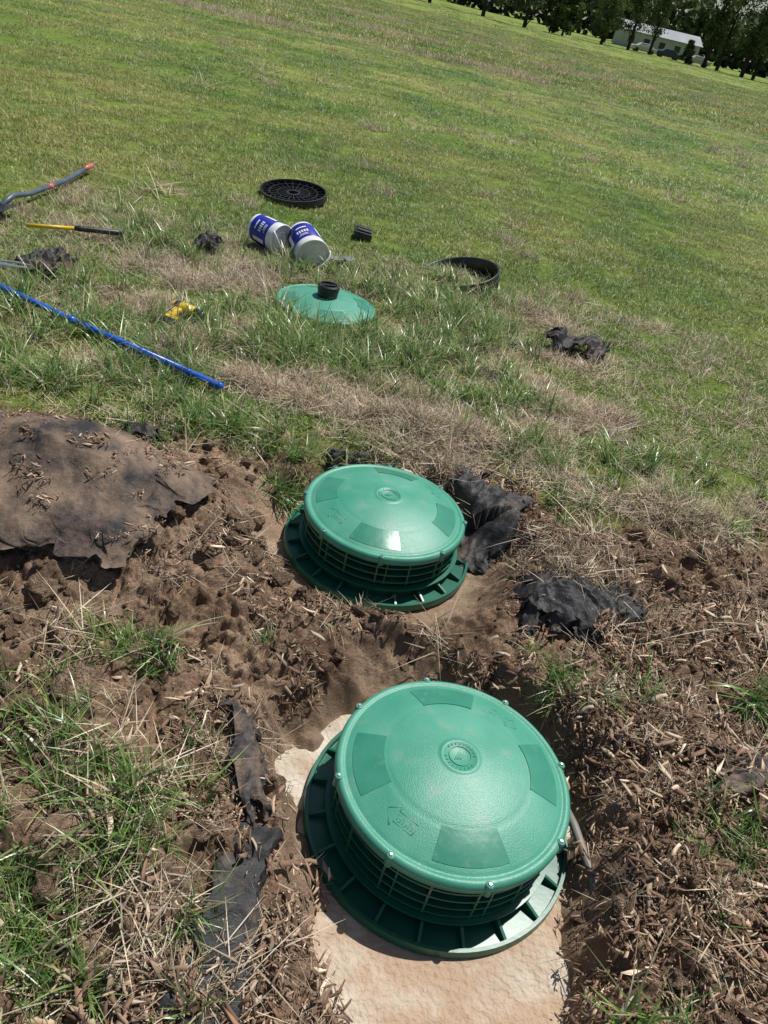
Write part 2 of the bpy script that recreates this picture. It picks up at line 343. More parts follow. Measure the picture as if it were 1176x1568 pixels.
def chips(n,spread,lmin,lmax,pal,tilt=.28):
    V=[];C=[];Fc=[]
    for i in range(n):
        a=rng.rand()*6.28;r_=spread*math.sqrt(rng.rand());Lk=lmin+(lmax-lmin)*rng.rand()**2.6;wk=min(.013,Lk*(.07+.33*rng.rand()**2)+.0014);tk=.001+.25*wk*rng.rand()
        M=Matrix.Translation((r_*math.cos(a),r_*math.sin(a),.003+.016*rng.rand()))@Euler((rng.randn()*tilt*1.5,rng.randn()*tilt,rng.rand()*6.28)).to_matrix().to_4x4()
        c=np.array(pal[rng.randint(len(pal))])*(.7+.6*rng.rand());k=len(V);by=rng.randn()*.05*Lk
        for sx,ww in((-1,.7+.3*rng.rand()),(-.3,.8+.2*rng.rand()),(.4,.75+.25*rng.rand()),(1,.45+.5*rng.rand())):
            oy=by*(1-sx*sx);oz=abs(by)*.3*(1-sx*sx);sk=rng.randn()*.5*wk
            for sy,sz in((-1,-1),(1,-1),(1,1),(-1,1)):
                V.append(tuple(M@Vector((sx*Lk/2+sy*sk,oy+sy*wk*ww/2,oz+sz*tk/2))));C.append(c)
        for j in range(3):
            for q in range(4):
                q2=(q+1)%4;Fc.append([k+4*j+q,k+4*j+q2,k+4*j+4+q2,k+4*j+4+q])
        Fc.append([k+3,k+2,k+1,k]);Fc.append([k+12,k+13,k+14,k+15])
    return np.array(V),np.array(Fc),np.clip(np.array(C),0,1)
def clodmesh(seed):
    import bmesh
    bm=bmesh.new();bmesh.ops.create_icosphere(bm,subdivisions=3,radius=1)
    r0=np.random.RandomState(seed);o=r0.rand(3)*50
    V=np.array([v.co[:] for v in bm.verts]);Fc=np.array([[v.index for v in f.verts] for f in bm.faces]);bm.free()
    d=fbm(V[:,0]+V[:,2]*.7+o[0],V[:,1]-V[:,2]*.6+o[1],1.1,4,seed)*.6+fbm(V[:,0]*.8+V[:,2]+o[2],V[:,1]+V[:,2],3.3,3,seed+2)*.4
    V=V*(1+d[:,None])*np.array([1,.8,.65]);return V,Fc
GREEN=[(.21,.33,.06),(.27,.37,.07),(.13,.24,.045),(.35,.40,.12),(.52,.46,.28)]
grassM=attr_mat('grass_blade',.45,.3,.22,.5,1)
wildM=attr_mat('long_grass_blade',.34,.28,.25,.7)
strawM=attr_mat('dry_straw',.65,.12,.3,.35)
chipM=attr_mat('wood_mulch',.78,0,.35,.25)
clodM=noise_mat('soil_clod',(.24,.16,.107),(.46,.33,.225),.95,2.2,1,9,.1,bdist=.05)
def coll(name,meshes):
    c=bpy.data.collections.new(name)
    for i,me in enumerate(meshes):
        o=bpy.data.objects.new('%s_piece_%02d'%(name,i),me);c.objects.link(o)
    return c
def scatter(name,c,nvar,pts,rot,scl):
    n=len(pts);me=bpy.data.meshes.new(name);me.vertices.add(n);me.vertices.foreach_set('co',np.asarray(pts,np.float32).ravel())
    a=me.attributes.new('rot','FLOAT_VECTOR','POINT');a.data.foreach_set('vector',np.asarray(rot,np.float32).ravel())
    a=me.attributes.new('scl','FLOAT_VECTOR','POINT');a.data.foreach_set('vector',np.asarray(scl,np.float32).ravel())
    a=me.attributes.new('idx','INT','POINT');a.data.foreach_set('value',rng.randint(0,nvar,n).astype(np.int32))
    o=bpy.data.objects.new(name,me);sc.collection.objects.link(o)
    g=bpy.data.node_groups.new(name+'_gn','GeometryNodeTree');g.interface.new_socket('Geometry',in_out='INPUT',socket_type='NodeSocketGeometry');g.interface.new_socket('Geometry',in_out='OUTPUT',socket_type='NodeSocketGeometry')
    gi=g.nodes.new('NodeGroupInput');go=g.nodes.new('NodeGroupOutput');ip=g.nodes.new('GeometryNodeInstanceOnPoints')
    ci=g.nodes.new('GeometryNodeCollectionInfo');ci.inputs['Collection'].default_value=c;ci.inputs['Separate Children'].default_value=True;ci.inputs['Reset Children'].default_value=True
    def na(nm,ty):
        q=g.nodes.new('GeometryNodeInputNamedAttribute');q.data_type=ty;q.inputs['Name'].default_value=nm
        return q.outputs['Attribute']
    er=g.nodes.new('FunctionNodeEulerToRotation');g.links.new(na('rot','FLOAT_VECTOR'),er.inputs[0])
    g.links.new(gi.outputs[0],ip.inputs['Points']);g.links.new(ci.outputs[0],ip.inputs['Instance']);ip.inputs['Pick Instance'].default_value=True
    g.links.new(na('idx','INT'),ip.inputs['Instance Index']);g.links.new(er.outputs[0],ip.inputs['Rotation']);g.links.new(na('scl','FLOAT_VECTOR'),ip.inputs['Scale'])
    g.links.new(ip.outputs[0],go.inputs[0]);md=o.modifiers.new('instances','NODES');md.node_group=g;return o
def sample(n,x0,x1,y0,y1,dens,wedge=True):
    x=x0+(x1-x0)*rng.rand(n);y=y0+(y1-y0)*rng.rand(n)
    k=np.ones(n,bool)
    if wedge:k=(x>-.6*y-1.2)&(x<.66*y+1.3)
    x=x[k];y=y[k];k=rng.rand(len(x))<dens(x,y);return x[k],y[k]
def place(x,y,s0,s1,align=False,zoff=0,zs=(1,1),full=False):
    h=hfull(x,y)[0];n=len(x);rot=np.zeros((n,3));rot[:,2]=rng.rand(n)*6.283
    if align:
        e=.02;gx=(hfull(x+e,y)[0]-hfull(x-e,y)[0])/(2*e);gy=(hfull(x,y+e)[0]-hfull(x,y-e)[0])/(2*e)
        for i in range(n):
            nn=Vector((-gx[i],-gy[i],1)).normalized();q=nn.to_track_quat('Z','Y')@Euler((0,0,rot[i,2])).to_quaternion();rot[i]=q.to_euler()[:]
    if full: rot=rng.rand(n,3)*6.283
    s=s0+(s1-s0)*rng.rand(n,1);sc3=np.repeat(s,3,1);sc3[:,2]*=zs[0]+(zs[1]-zs[0])*rng.rand(n)
    return [np.stack([x,y,h+zoff],1),rot,sc3]
def cat(*ps): return [np.concatenate(q) for q in zip(*ps)]
def onlid(x,y,R_=.36):
    return (np.hypot(x-.356,y-1.398)<R_)|(np.hypot(x-.004,y-2.592)<R_)|(np.hypot(x+.655,y-4.64)<R_-.03)
def tuftden(x,y):
    s=soil0(x,y,.16*fbm(x,y,4,3,7));b=bare(x,y)
    return (1-s)**2*(1-.9*b)*(~onlid(x,y,.34))*(.60+.40*sm(-.2,.2,fbm(x,y,1.2,3,2)))*(1-.8*windrow(x,y))
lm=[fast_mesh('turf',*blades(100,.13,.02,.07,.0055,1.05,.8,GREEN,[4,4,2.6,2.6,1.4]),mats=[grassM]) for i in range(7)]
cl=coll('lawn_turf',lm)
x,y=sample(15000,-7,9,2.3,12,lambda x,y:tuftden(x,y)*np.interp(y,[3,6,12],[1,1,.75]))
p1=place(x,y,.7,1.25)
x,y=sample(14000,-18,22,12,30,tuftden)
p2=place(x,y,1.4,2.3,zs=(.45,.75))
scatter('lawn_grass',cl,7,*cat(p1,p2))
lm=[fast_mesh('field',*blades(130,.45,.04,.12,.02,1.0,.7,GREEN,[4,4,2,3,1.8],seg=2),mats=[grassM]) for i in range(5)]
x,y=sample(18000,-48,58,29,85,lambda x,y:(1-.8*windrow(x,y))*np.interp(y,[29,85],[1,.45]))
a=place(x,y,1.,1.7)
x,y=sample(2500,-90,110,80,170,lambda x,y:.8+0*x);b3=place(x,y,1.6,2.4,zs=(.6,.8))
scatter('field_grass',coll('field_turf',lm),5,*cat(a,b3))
# long grass
LONG=[(-.68,3.95,.48,.28,1.2),(-.12,4.25,.45,.34,1.2),(.23,3.95,.38,.3,1.15),(.95,3.35,.40,.28,1.3),(-1.5,2.98,.45,.2,1.1),(-.49,2.86,.08,.12,1.5),(.15,4.95,.32,.42,1.1),(-1.2,5.15,.5,.2,.8),(-1.7,5.2,.5,.3,.5),(-1.9,3.5,.5,.4,.7),(-1.3,3.4,.3,.2,.8),
 (-.40,1.78,.12,.08,.8),(-.78,1.33,.14,.09,.5),(-.66,1.58,.15,.08,.5),(-.46,1.0,.28,.18,.8),(-.3,1.08,.12,.10,.9),(-.58,.82,.22,.14,1),(.77,1.93,.13,.13,1.3),(1.2,1.37,.13,.12,.9),(1.4,1.93,.12,.12,.8),(.66,.9,.12,.10,.8),(-.05,3.75,.8,.14,.5),(-.9,2.98,.3,.1,.6),(.5,3.3,.3,.1,.6),(-.2,5.2,.4,.3,.6),(.3,5.6,.3,.2,.7),(.62,3.9,.2,.12,.6)]
def longden(x,y):
    d=0
    for cx,cy,rx,ry,a in LONG:d=np.maximum(d,a*gb(x,y,cx,cy,rx,ry))
    return d*sm(-.4,.15,fbm(x,y,5,3,5))*(~onlid(x,y,.37))*(1-pit1(x,y))
WG=[(.15,.29,.065),(.24,.37,.09),(.10,.22,.05),(.33,.39,.14),(.56,.48,.31)]
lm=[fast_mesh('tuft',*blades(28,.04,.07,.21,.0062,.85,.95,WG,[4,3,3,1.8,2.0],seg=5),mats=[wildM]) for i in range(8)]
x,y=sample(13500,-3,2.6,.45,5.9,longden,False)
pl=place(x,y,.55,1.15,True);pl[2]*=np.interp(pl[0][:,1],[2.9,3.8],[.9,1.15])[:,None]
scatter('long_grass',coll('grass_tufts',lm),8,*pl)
# straw
ST=[(.64,.54,.38),(.50,.40,.27),(.35,.26,.17),(.72,.64,.48),(.27,.185,.12)]
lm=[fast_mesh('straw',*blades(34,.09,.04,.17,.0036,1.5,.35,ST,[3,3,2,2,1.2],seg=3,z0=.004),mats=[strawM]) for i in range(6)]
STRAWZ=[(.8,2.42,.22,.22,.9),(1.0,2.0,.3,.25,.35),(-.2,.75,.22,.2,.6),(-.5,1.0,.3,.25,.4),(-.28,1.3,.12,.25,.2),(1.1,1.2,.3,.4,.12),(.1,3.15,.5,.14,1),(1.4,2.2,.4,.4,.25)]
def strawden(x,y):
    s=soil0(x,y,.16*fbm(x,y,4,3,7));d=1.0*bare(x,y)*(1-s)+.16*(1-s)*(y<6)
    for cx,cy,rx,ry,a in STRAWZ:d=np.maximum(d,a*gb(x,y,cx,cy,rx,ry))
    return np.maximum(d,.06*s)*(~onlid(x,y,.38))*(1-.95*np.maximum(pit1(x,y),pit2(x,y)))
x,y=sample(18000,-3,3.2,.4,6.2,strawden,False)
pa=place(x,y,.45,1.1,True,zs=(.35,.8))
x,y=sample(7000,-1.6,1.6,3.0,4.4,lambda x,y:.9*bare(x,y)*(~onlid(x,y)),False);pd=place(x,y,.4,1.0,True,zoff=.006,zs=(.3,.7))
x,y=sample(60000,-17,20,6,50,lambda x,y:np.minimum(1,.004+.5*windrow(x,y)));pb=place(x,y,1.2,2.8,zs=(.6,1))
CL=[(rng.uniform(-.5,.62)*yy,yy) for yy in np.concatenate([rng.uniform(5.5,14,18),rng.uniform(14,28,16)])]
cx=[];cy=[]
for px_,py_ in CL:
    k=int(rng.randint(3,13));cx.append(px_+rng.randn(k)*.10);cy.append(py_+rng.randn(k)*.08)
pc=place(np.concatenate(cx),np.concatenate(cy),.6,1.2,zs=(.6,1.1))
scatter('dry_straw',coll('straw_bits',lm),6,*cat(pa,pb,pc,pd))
# mulch
CH=[(.27,.175,.115),(.19,.118,.077),(.38,.27,.18),(.54,.43,.31),(.13,.08,.053),(.33,.245,.17),(.25,.15,.098),(.17,.105,.07)]
lm=[fast_mesh('chip',*chips(42,.085,.006,.055,CH),mats=[chipM]) for i in range(7)]
MZ=[(1.15,1.45,.55,.75,.9),(.95,2.1,.35,.4,.9),(1.5,2.4,.6,.5,.5),(-.1,.7,.3,.35,.85),(-.5,.7,.4,.2,.6),(-.35,1.3,.25,.3,.22),(.75,2.6,.25,.25,.6),(1.0,2.8,.6,.15,.35),(.1,3.05,.5,.12,.5),(.85,.8,.3,.3,.85)]
def mulchden(x,y):
    d=0
    for cx,cy,rx,ry,a in MZ:d=np.maximum(d,a*gb(x,y,cx,cy,rx,ry))
    s=soil0(x,y);return np.maximum(d*s*(.35+.65*sm(-.3,.1,fbm(x,y,3,3,4))),np.maximum(.06*s,.3*bare(x,y)*(y<4.2)))*(~onlid(x,y,.40))*(1-.97*np.maximum(pit1(x,y),pit2(x,y)))
x,y=sample(15000,-2.4,2.6,.35,4.2,mulchden,False)
pm=place(x,y,.5,1.15,True)
x=rng.uniform(-1.5,-.75,45);y=rng.uniform(1.95,2.45,45);pf=place(x,y,.35,.7,False,zoff=.035);pf[0][:,2]=hm(x,y)+.085
scatter('wood_mulch',coll('mulch_chips',lm),7,*cat(pm,pf))
# clods
lm=[]
for i in range(7):
    V,Fc=clodmesh(i);me=fast_mesh('clod',V,Fc,mats=[clodM]);lm.append(me)
CZ=[(-.45,2.2,.35,.35,1),(-1.0,1.65,.5,.35,1),(.25,2.0,.5,.12,.9),(1.3,2.75,.6,.2,1),(-.85,1.35,.4,.3,.9),(-.5,2.55,.2,.25,1),(.85,2.7,.3,.2,.7),(-.3,1.8,.3,.3,.7),(1.2,2.3,.5,.3,.5)]
def clodden(x,y):
    d=.28
    for cx,cy,rx,ry,a in CZ:d=np.maximum(d,a*gb(x,y,cx,cy,rx,ry))
    return d*soil0(x,y)*(~onlid(x,y,.395))*(1-.85*np.maximum(pit1(x,y),pit2(x,y)))*(.35+.65*sm(-.2,.25,fbm(x,y,3,3,1)))
x,y=sample(22000,-2.2,2.4,.35,3.3,clodden,False)
pt_,ro_,sl_=place(x,y,1,1,full=True,zoff=.001);k=.0025+.036*rng.rand(len(x),1)**6;sl_=sl_*k
xk=rng.uniform(.0,.9,260);yk=rng.uniform(.5,1.9,260);dk=np.hypot(xk-.356,yk-1.398);kk=(pit1(xk,yk)>.35)&(dk>.4)&(pit1(xk,yk)<.97);xk=xk[kk];yk=yk[kk]
cr_=np.stack([xk,yk,np.full(len(xk),-.203)],1);cs_=np.repeat(.0012+.006*rng.rand(len(xk),1)**4,3,1)
BIG=[(-.55,2.33,.075),(-.6,2.2,.055),(-.72,1.42,.085),(-.95,1.18,.06),(-.85,1.12,.05),(-1.0,1.75,.05),(-.5,2.5,.045),(1.15,2.75,.06),(1.25,2.95,.05),(-1.1,1.55,.045),(-.42,2.15,.04),(-.25,1.05,.03),(-.7,1.75,.035),(.95,2.65,.05),(-1.2,1.65,.05),(-.9,1.55,.04),(-.55,1.6,.035)]
bx=np.array([b_[0] for b_ in BIG]);by=np.array([b_[1] for b_ in BIG]);pb_,rb_,sb_=place(bx,by,1,1);sb_=sb_*np.array([b_[2] for b_ in BIG])[:,None]
scatter('soil_clods',coll('clod_bits',lm),7,*cat((pt_,ro_,sl_),(pb_,rb_,sb_),(cr_,rng.rand(len(xk),3)*6,cs_)))
# ------------------------------------------------------------ landscape fabric
def fabmat(name,dust,spec=.5,dc=(.25,.175,.12),rough=.55):
    m,nt,b=nodes(name);N=nt.nodes;L=nt.links;tc=N.new('ShaderNodeTexCoord')
    n=N.new('ShaderNodeTexNoise');n.inputs['Scale'].default_value=4;n.inputs['Detail'].default_value=10;n.inputs['Roughness'].default_value=.74;L.new(tc.outputs['Object'],n.inputs[0])
    mr=N.new('ShaderNodeMapRange');mr.inputs[1].default_value=.62-dust*.25;mr.inputs[2].default_value=.80-dust*.2;L.new(n.outputs['Fac'],mr.inputs[0])
    mx=N.new('ShaderNodeMix');mx.data_type='RGBA';L.new(mr.outputs[0],mx.inputs[0]);mx.inputs[6].default_value=(.03,.029,.030,1);mx.inputs[7].default_value=(*dc,1)
    L.new(mx.outputs[2],b.inputs['Base Color']);b.inputs['Roughness'].default_value=rough;b.inputs['Specular IOR Level'].default_value=spec
    n2=N.new('ShaderNodeTexNoise');n2.inputs['Scale'].default_value=30;n2.inputs['Detail'].default_value=8;n2.inputs['Roughness'].default_value=.65;L.new(tc.outputs['Object'],n2.inputs[0]);bp=N.new('ShaderNodeBump');bp.inputs['Strength'].default_value=.7;bp.inputs['Distance'].default_value=.012;L.new(n2.outputs[0],bp.inputs['Height']);L.new(bp.outputs[0],b.inputs['Normal'])
    return m
fabA=fabmat('black_weed_fabric',.38,.35,(.20,.145,.105));fabB=fabmat('dusty_weed_fabric',.6,.3);fabC=fabmat('soil_covered_fabric',.88,.2,(.25,.175,.12),.65)
def fabric(q,off,amp,fs,mat,seed=0,nu=80,nv=60,rag=.03,curl=.03,zc=None):
    q=[np.array(p,float) for p in q];s,t=np.meshgrid(np.linspace(0,1,nu),np.linspace(0,1,nv));s=s.ravel();t=t.ravel()
    s2=s[:,None];t2=t[:,None]
    Pp=(q[0]*(1-s2)+q[1]*s2)*(1-t2)+(q[3]*(1-s2)+q[2]*s2)*t2
    ed=np.minimum(np.minimum(s,1-s),np.minimum(t,1-t));k=1-sm(0,.25,ed)
    Pp=Pp+k[:,None]*rag*np.stack([fbm(s*3+seed,t*3,1.6,4,seed),fbm(s*3,t*3+seed,1.6,4,seed+1)],1)*2
    x,y=Pp[:,0],Pp[:,1];hh=hm(x,y)
    th=seed*1.3;u=x*math.cos(th)+y*math.sin(th);v=-x*math.sin(th)+y*math.cos(th)
    wq=fbm(x,y,fs*.5,2,seed+2)
    f1=1-np.abs(fbm(u*2.4+wq*.25,v*.7+wq*.2,fs,2,seed+3))*2.6;f2=1-np.abs(fbm(v*1.9+seed,u*.7,fs*1.1,2,seed+4))*2.6;f3=1-np.abs(fbm(u*1.6-v,v*1.2+u*.5,fs*2.1,2,seed+5))*2.6
    z=hh+off+amp*(.45*np.maximum(f1,-.5)+.3*np.maximum(f2,-.5)+.22*np.maximum(f3,-.5)+.4*wq)+amp*.08*fbm(x,y,fs*6,2,seed)-curl*(1-sm(0,.12,ed))
    if zc is not None:
        zc=np.array(zc,float);z=z+((zc[0]*(1-s)+zc[1]*s)*(1-t)+(zc[3]*(1-s)+zc[2]*s)*t)
    ii=np.arange(nu*(nv-1)).reshape(nv-1,nu)[:,:-1].ravel()
    me=fast_mesh('landscape_fabric',np.stack([x,y,z],1),np.stack([ii,ii+1,ii+1+nu,ii+nu],1),mats=[mat]);me.shade_smooth()
    o=bpy.data.objects.new('landscape_fabric',me);sc.collection.objects.link(o);return o
fabric([(-1.32,1.84),(-.76,1.94),(-.66,2.40),(-1.80,2.62)],.070,.018,2.4,fabC,1,160,120,.06,.03,zc=(.03,.02,0,0))
fabric([(.40,2.56),(.56,2.62),(.64,2.94),(.24,3.13)],.035,.032,5.5,fabA,2,110,90,rag=.04,zc=(.0,.03,.03,.02))
fabric([(-.28,2.92),(-.10,3.00),(-.08,3.05),(-.32,2.98)],.015,.02,6,fabA,12,50,30,rag=.02,zc=(.02,.02,.0,.0))  # added dark sheet, stands in for the shaded recess behind the middle riser
fabric([(.55,2.10),(.80,2.08),(.96,2.30),(.60,2.40)],.045,.038,5.5,fabA,3,110,90,rag=.045)
fabric([(1.10,1.53),(1.36,1.57),(1.38,1.74),(1.14,1.74)],.045,.038,6.5,fabB,4,rag=.04)
fabric([(-.19,1.14),(-.10,1.16),(-.20,1.42),(-.33,1.50)],.035,.03,6,fabB,5,rag=.03)
fabric([(-.23,.56),(-.05,.60),(-.08,1.12),(-.17,1.10)],.042,.022,4.5,fabA,6,60,130,rag=.03)
fabric([(.80,4.80),(1.12,4.84),(1.16,5.05),(.78,5.02)],.07,.07,5.5,fabB,7,rag=.05)
fabric([(-2.34,4.03),(-2.1,4.05),(-2.06,4.27),(-2.26,4.29)],.08,.07,6,fabB,8,rag=.03)
fabric([(.86,2.22),(1.02,2.24),(1.04,2.38),(.90,2.42)],.045,.03,6.5,fabA,9,rag=.03)
fabric([(-1.67,5.08),(-1.52,5.1),(-1.5,5.24),(-1.64,5.28)],.08,.06,7,fabA,10,40,40,rag=.03)
fabric([(-1.15,2.70),(-.98,2.68),(-.98,2.76),(-1.12,2.80)],.05,.03,7,fabB,13,40,40,rag=.03)
# ------------------------------------------------------------ tools & props
bluem=noise_mat('blue_painted_metal',(.005,.09,.50),(.01,.12,.58),.3,5,0,c3=(.12,.13,.16),s3=9,t3=(.62,.8))
yel=noise_mat('yellow_plastic',(.62,.40,.015),(.72,.47,.02),.45,9,.1,c3=(.3,.2,.1),s3=20,t3=(.55,.8))
redm=noise_mat('red_plastic',(.45,.10,.09),(.55,.14,.12),.4,9)
gray=noise_mat('grey_fibreglass',(.06,.08,.12),(.10,.13,.18),.4,9)
white=noise_mat('white_plastic',(.72,.72,.72),(.8,.8,.8),.35,9,c3=(.5,.45,.4),s3=30,t3=(.62,.8))
lblue=noise_mat('blue_label',(.01,.018,.25),(.012,.025,.34),.35,9)
silver=noise_mat('bare_steel',(.45,.45,.45),(.6,.6,.6),.35,20,metal=.9)
e=empty('blue_rake_handle')
b=MB();A=Vector((-2.75,3.90,.08));B=Vector((-.90,3.235,.05));b.tube([A,A.lerp(B,.5)+Vector((0,0,-.01)),B],.0165,20);b.obj('pole',[bluem],e,True)
b=MB();b.tube([A.lerp(B,.52)+Vector((0,0,-.01)),A.lerp(B,.545)+Vector((0,0,-.01))],.0195,20);b.tube([B,B+(B-A).normalized()*.02],.0175,20);b.obj('collar',[bluem],e,True)
b=MB();b.tube([A,A+(A-B).normalized()*.12],[.018,.022],16);b.obj('socket',[blackp],e,True)
e=empty('shovel')
b=MB();b.tube([(-2.97,6.33,.06),(-2.93,5.9,.05),(-2.92,5.35,.06),(-2.94,5.15,.08),(-2.93,4.98,.05)],[.016,.017,.017,.018,.02],14);b.obj('shaft',[gray],e,True)
b=MB();b.tube([(-2.975,6.43,.06),(-2.965,6.26,.06)],.0185,14);b.tube([(-2.925,5.66,.054),(-2.922,5.60,.055)],.0185,14);b.obj('grips',[redm],e,True)
b=MB();v=[];f=[]
for j in range(9):
    t=j/8;wd=.11*(1-.95*max(0,(t-.45)/.55)**2)
    for i in range(9):
        s=i/8*2-1;v.append((-2.93+s*wd,5.0-t*.3,.06+.03*s*s-.03*t))
for j in range(8):
    for i in range(8):
        k=j*9+i;f.append((k,k+9,k+10,k+1))
b.add(v,f);b.obj('blade',[blackp],e,True)
e=empty('pry_bar')
b=MB();b.tube([(-2.60,4.68,.07),(-2.36,4.83,.07)],.012,12);b.obj('bar',[yel],e,True)
b=MB();b.tube([(-2.36,4.83,.07),(-2.33,4.85,.07),(-2.14,4.97,.06),(-2.10,4.995,.06)],[.015,.018,.018,.008],12);b.obj('grip',[blackp],e,True)
e=empty('pruning_shears')
b=MB()
for sgn in(-1,1):
    v=[(-2.44,3.93+.01*sgn,.09),(-2.36,3.945+.035*sgn,.095),(-2.28,3.95+.045*sgn,.10),(-2.17,3.965+.02*sgn,.10),(-2.28,3.95+.018*sgn,.102),(-2.36,3.945+.01*sgn,.098)]
    v2=[(p[0],p[1],p[2]+.006) for p in v];b.add(v+v2,[(0,1,2,3,4,5),(11,10,9,8,7,6)]+[(i,(i+1)%6,(i+1)%6+6,i+6) for i in range(6)])
b.obj('blades',[silver],e)
b=MB();b.tube([(-2.42,3.95,.09),(-2.65,4.0,.06)],.014,10);b.tube([(-2.42,3.91,.09),(-2.64,3.85,.06)],.014,10);b.obj('handles',[redm],e,True)
e=empty('cordless_drill',(-1.32,4.0,hz(-1.32,3.95)+.055),(math.radians(-78),0,math.radians(-14)))
b=MB();My=Matrix.Rotation(math.pi/2,4,'Y')
b.lathe([(.0005,-.09),(.022,-.09),(.031,-.08),(.034,-.04),(.033,.02),(.027,.05),(.0005,.051)],28,M=My)
b.box((-.035,0,-.07),(.042,.034,.10),tap=1.15);b.box((-.02,0,-.135),(.10,.062,.024),tap=.9);b.obj('housing',[yel],e,True,.003)
b=MB();b.lathe([(.0005,.05),(.023,.05),(.025,.07),(.021,.095),(.012,.11),(.0005,.111)],24,M=My)
b.lathe([(.0342,-.07),(.0352,-.065),(.0352,-.045),(.0345,-.04)],28,M=My)
b.box((-.062,0,-.07),(.012,.036,.09));b.box((-.010,0,-.045),(.012,.016,.03));b.box((-.02,0,-.172),(.115,.072,.048),tap=.95);b.obj('chuck_grip_battery',[blackp],e,False,.004)
b=MB();b.tube([(.11,0,0),(.20,0,0)],.004,8);b.obj('driver_bit',[silver],e,True)
def tub(x,y,ang,roll,s=1,pit=-.06):
    d=Vector((math.cos(ang),math.sin(ang),pit)).normalized()
    q=d.to_track_quat('Z','X').to_matrix().to_4x4()@Matrix.Rotation(roll,4,'Z')
    e=empty('plastic_tub');e.matrix_world=Matrix.Translation((x,y,hz(x,y)+.115))@q@Matrix.Scale(s,4)
    b=MB();b.lathe([(.0005,-.11),(.078,-.11),(.083,-.105),(.085,-.09),(.095,.10),(.097,.103),(.099,.118),(.092,.120),(.088,.112),(.0005,.110)],64);b.obj('tub_body',[white],e,True)
    b=MB();b.lathe([(.0868,-.085),(.0868,-.084),(.0948,.062),(.0938,.064)],64);b.obj('label',[lblue],e,True)
    b=MB()
    def lab(a0,a1,z0,z1):
        v=[];n=10
        for i in range(n+1):
            a=a0+(a1-a0)*i/n
            for z in(z0,z1):
                rr=.0892+(z+.069)*.05;v.append((rr*math.cos(a),rr*math.sin(a),z))
        b.add(v,[(2*i,2*i+2,2*i+3,2*i+1) for i in range(n)])
    for k in range(3):
        a=k*2.1
        for j in range(5): lab(a+.16*j,a+.16*j+.10,-.012,.012)
        lab(a,a+.7,-.045,-.035);lab(a+.1,a+.6,.026,.031);lab(a+.1,a+.7,.038,.042);lab(a+1.2,a+1.5,-.05,.045)
    b.obj('label_print',[white],e,True)
    b=MB();b.tube([(.097*math.cos(t),.097*math.sin(t)*.25+.03,.112+.05*math.sin(t)) for t in np.linspace(0,math.pi,16)],.0055,8);b.lathe([(.040,.1105),(.042,.1155),(.05,.1155),(.052,.1105)],32);b.obj('carry_handle',[white],e,True)
tub(-1.27,5.54,math.radians(-30),.6,1.12);tub(-.98,5.50,math.radians(-58),2.2,1.25,-.2)
e=empty('ribbed_drain_lid',(-1.45,7.14,hz(-1.45,7.14)+.03),(math.radians(6),math.radians(-4),0))
b=MB()
for r0,r1,z in((.285,.30,.05),(.21,.216,.035),(.14,.146,.03),(.045,.06,.03)):
    b.lathe([(r0,-.01),(r0,z),(r1,z),(r1,-.01)],72,closed=True)
b.lathe([(.0005,-.008),(.3,-.008)],72)
for k in range(24):b.box((.17,0,.012),(.24,.006,.035),M=Matrix.Rotation(k*math.pi/12,4,'Z'))
b.obj('ribs',[blackp],e)
e=empty('black_filter_block',(-.695,6.40,hz(-.695,6.4)+.045),(0,math.radians(6),math.radians(8)))
b=MB();b.box((0,0,0),(.15,.17,.05),tap=.94);b.box((0,-.04,.032),(.12,.05,.02));b.box((0,.04,.032),(.12,.05,.02));b.obj('block',[blackp],e,False,.004)
b=MB()
for k,(px,py,a) in enumerate(((-.76,5.56,.3),(-.67,5.59,1.2))):
    b.box((0,0,0),(.13,.06,.006),M=Matrix.Translation((px,py,hz(px,py)+.05+.01*k))@Euler((.15,.1,a)).to_matrix().to_4x4())
b.obj('plastic_scraps',[noise_mat('grey_plastic',(.12,.13,.13),(.2,.2,.2),.5)],None,False,.001)
b=MB();b.lathe([(.285,-.07),(.285,.06),(.295,.064),(.302,.06),(.296,.05),(.293,-.07)],80,closed=True)
for z in(-.02,.02):b.lathe([(.293,z),(.300,z),(.300,z+.006),(.293,z+.006)],80,closed=True)
o=b.obj('buried_pipe_ring',[blackp],None,True);o.location=(.15,5.86,hz(.15,5.86)-.02);o.rotation_euler=(math.radians(5),math.radians(-15),0);o.scale=(1,1,1.35)
b=MB();b.tube([(.70,1.55,-.13),(.745,1.42,-.115),(.785,1.27,-.115),(.80,1.16,-.13)],.013,14);b.obj('grey_conduit',[noise_mat('grey_pvc',(.13,.14,.12),(.20,.20,.175),.5,9,c3=(.22,.155,.11),s3=14)],None,True)
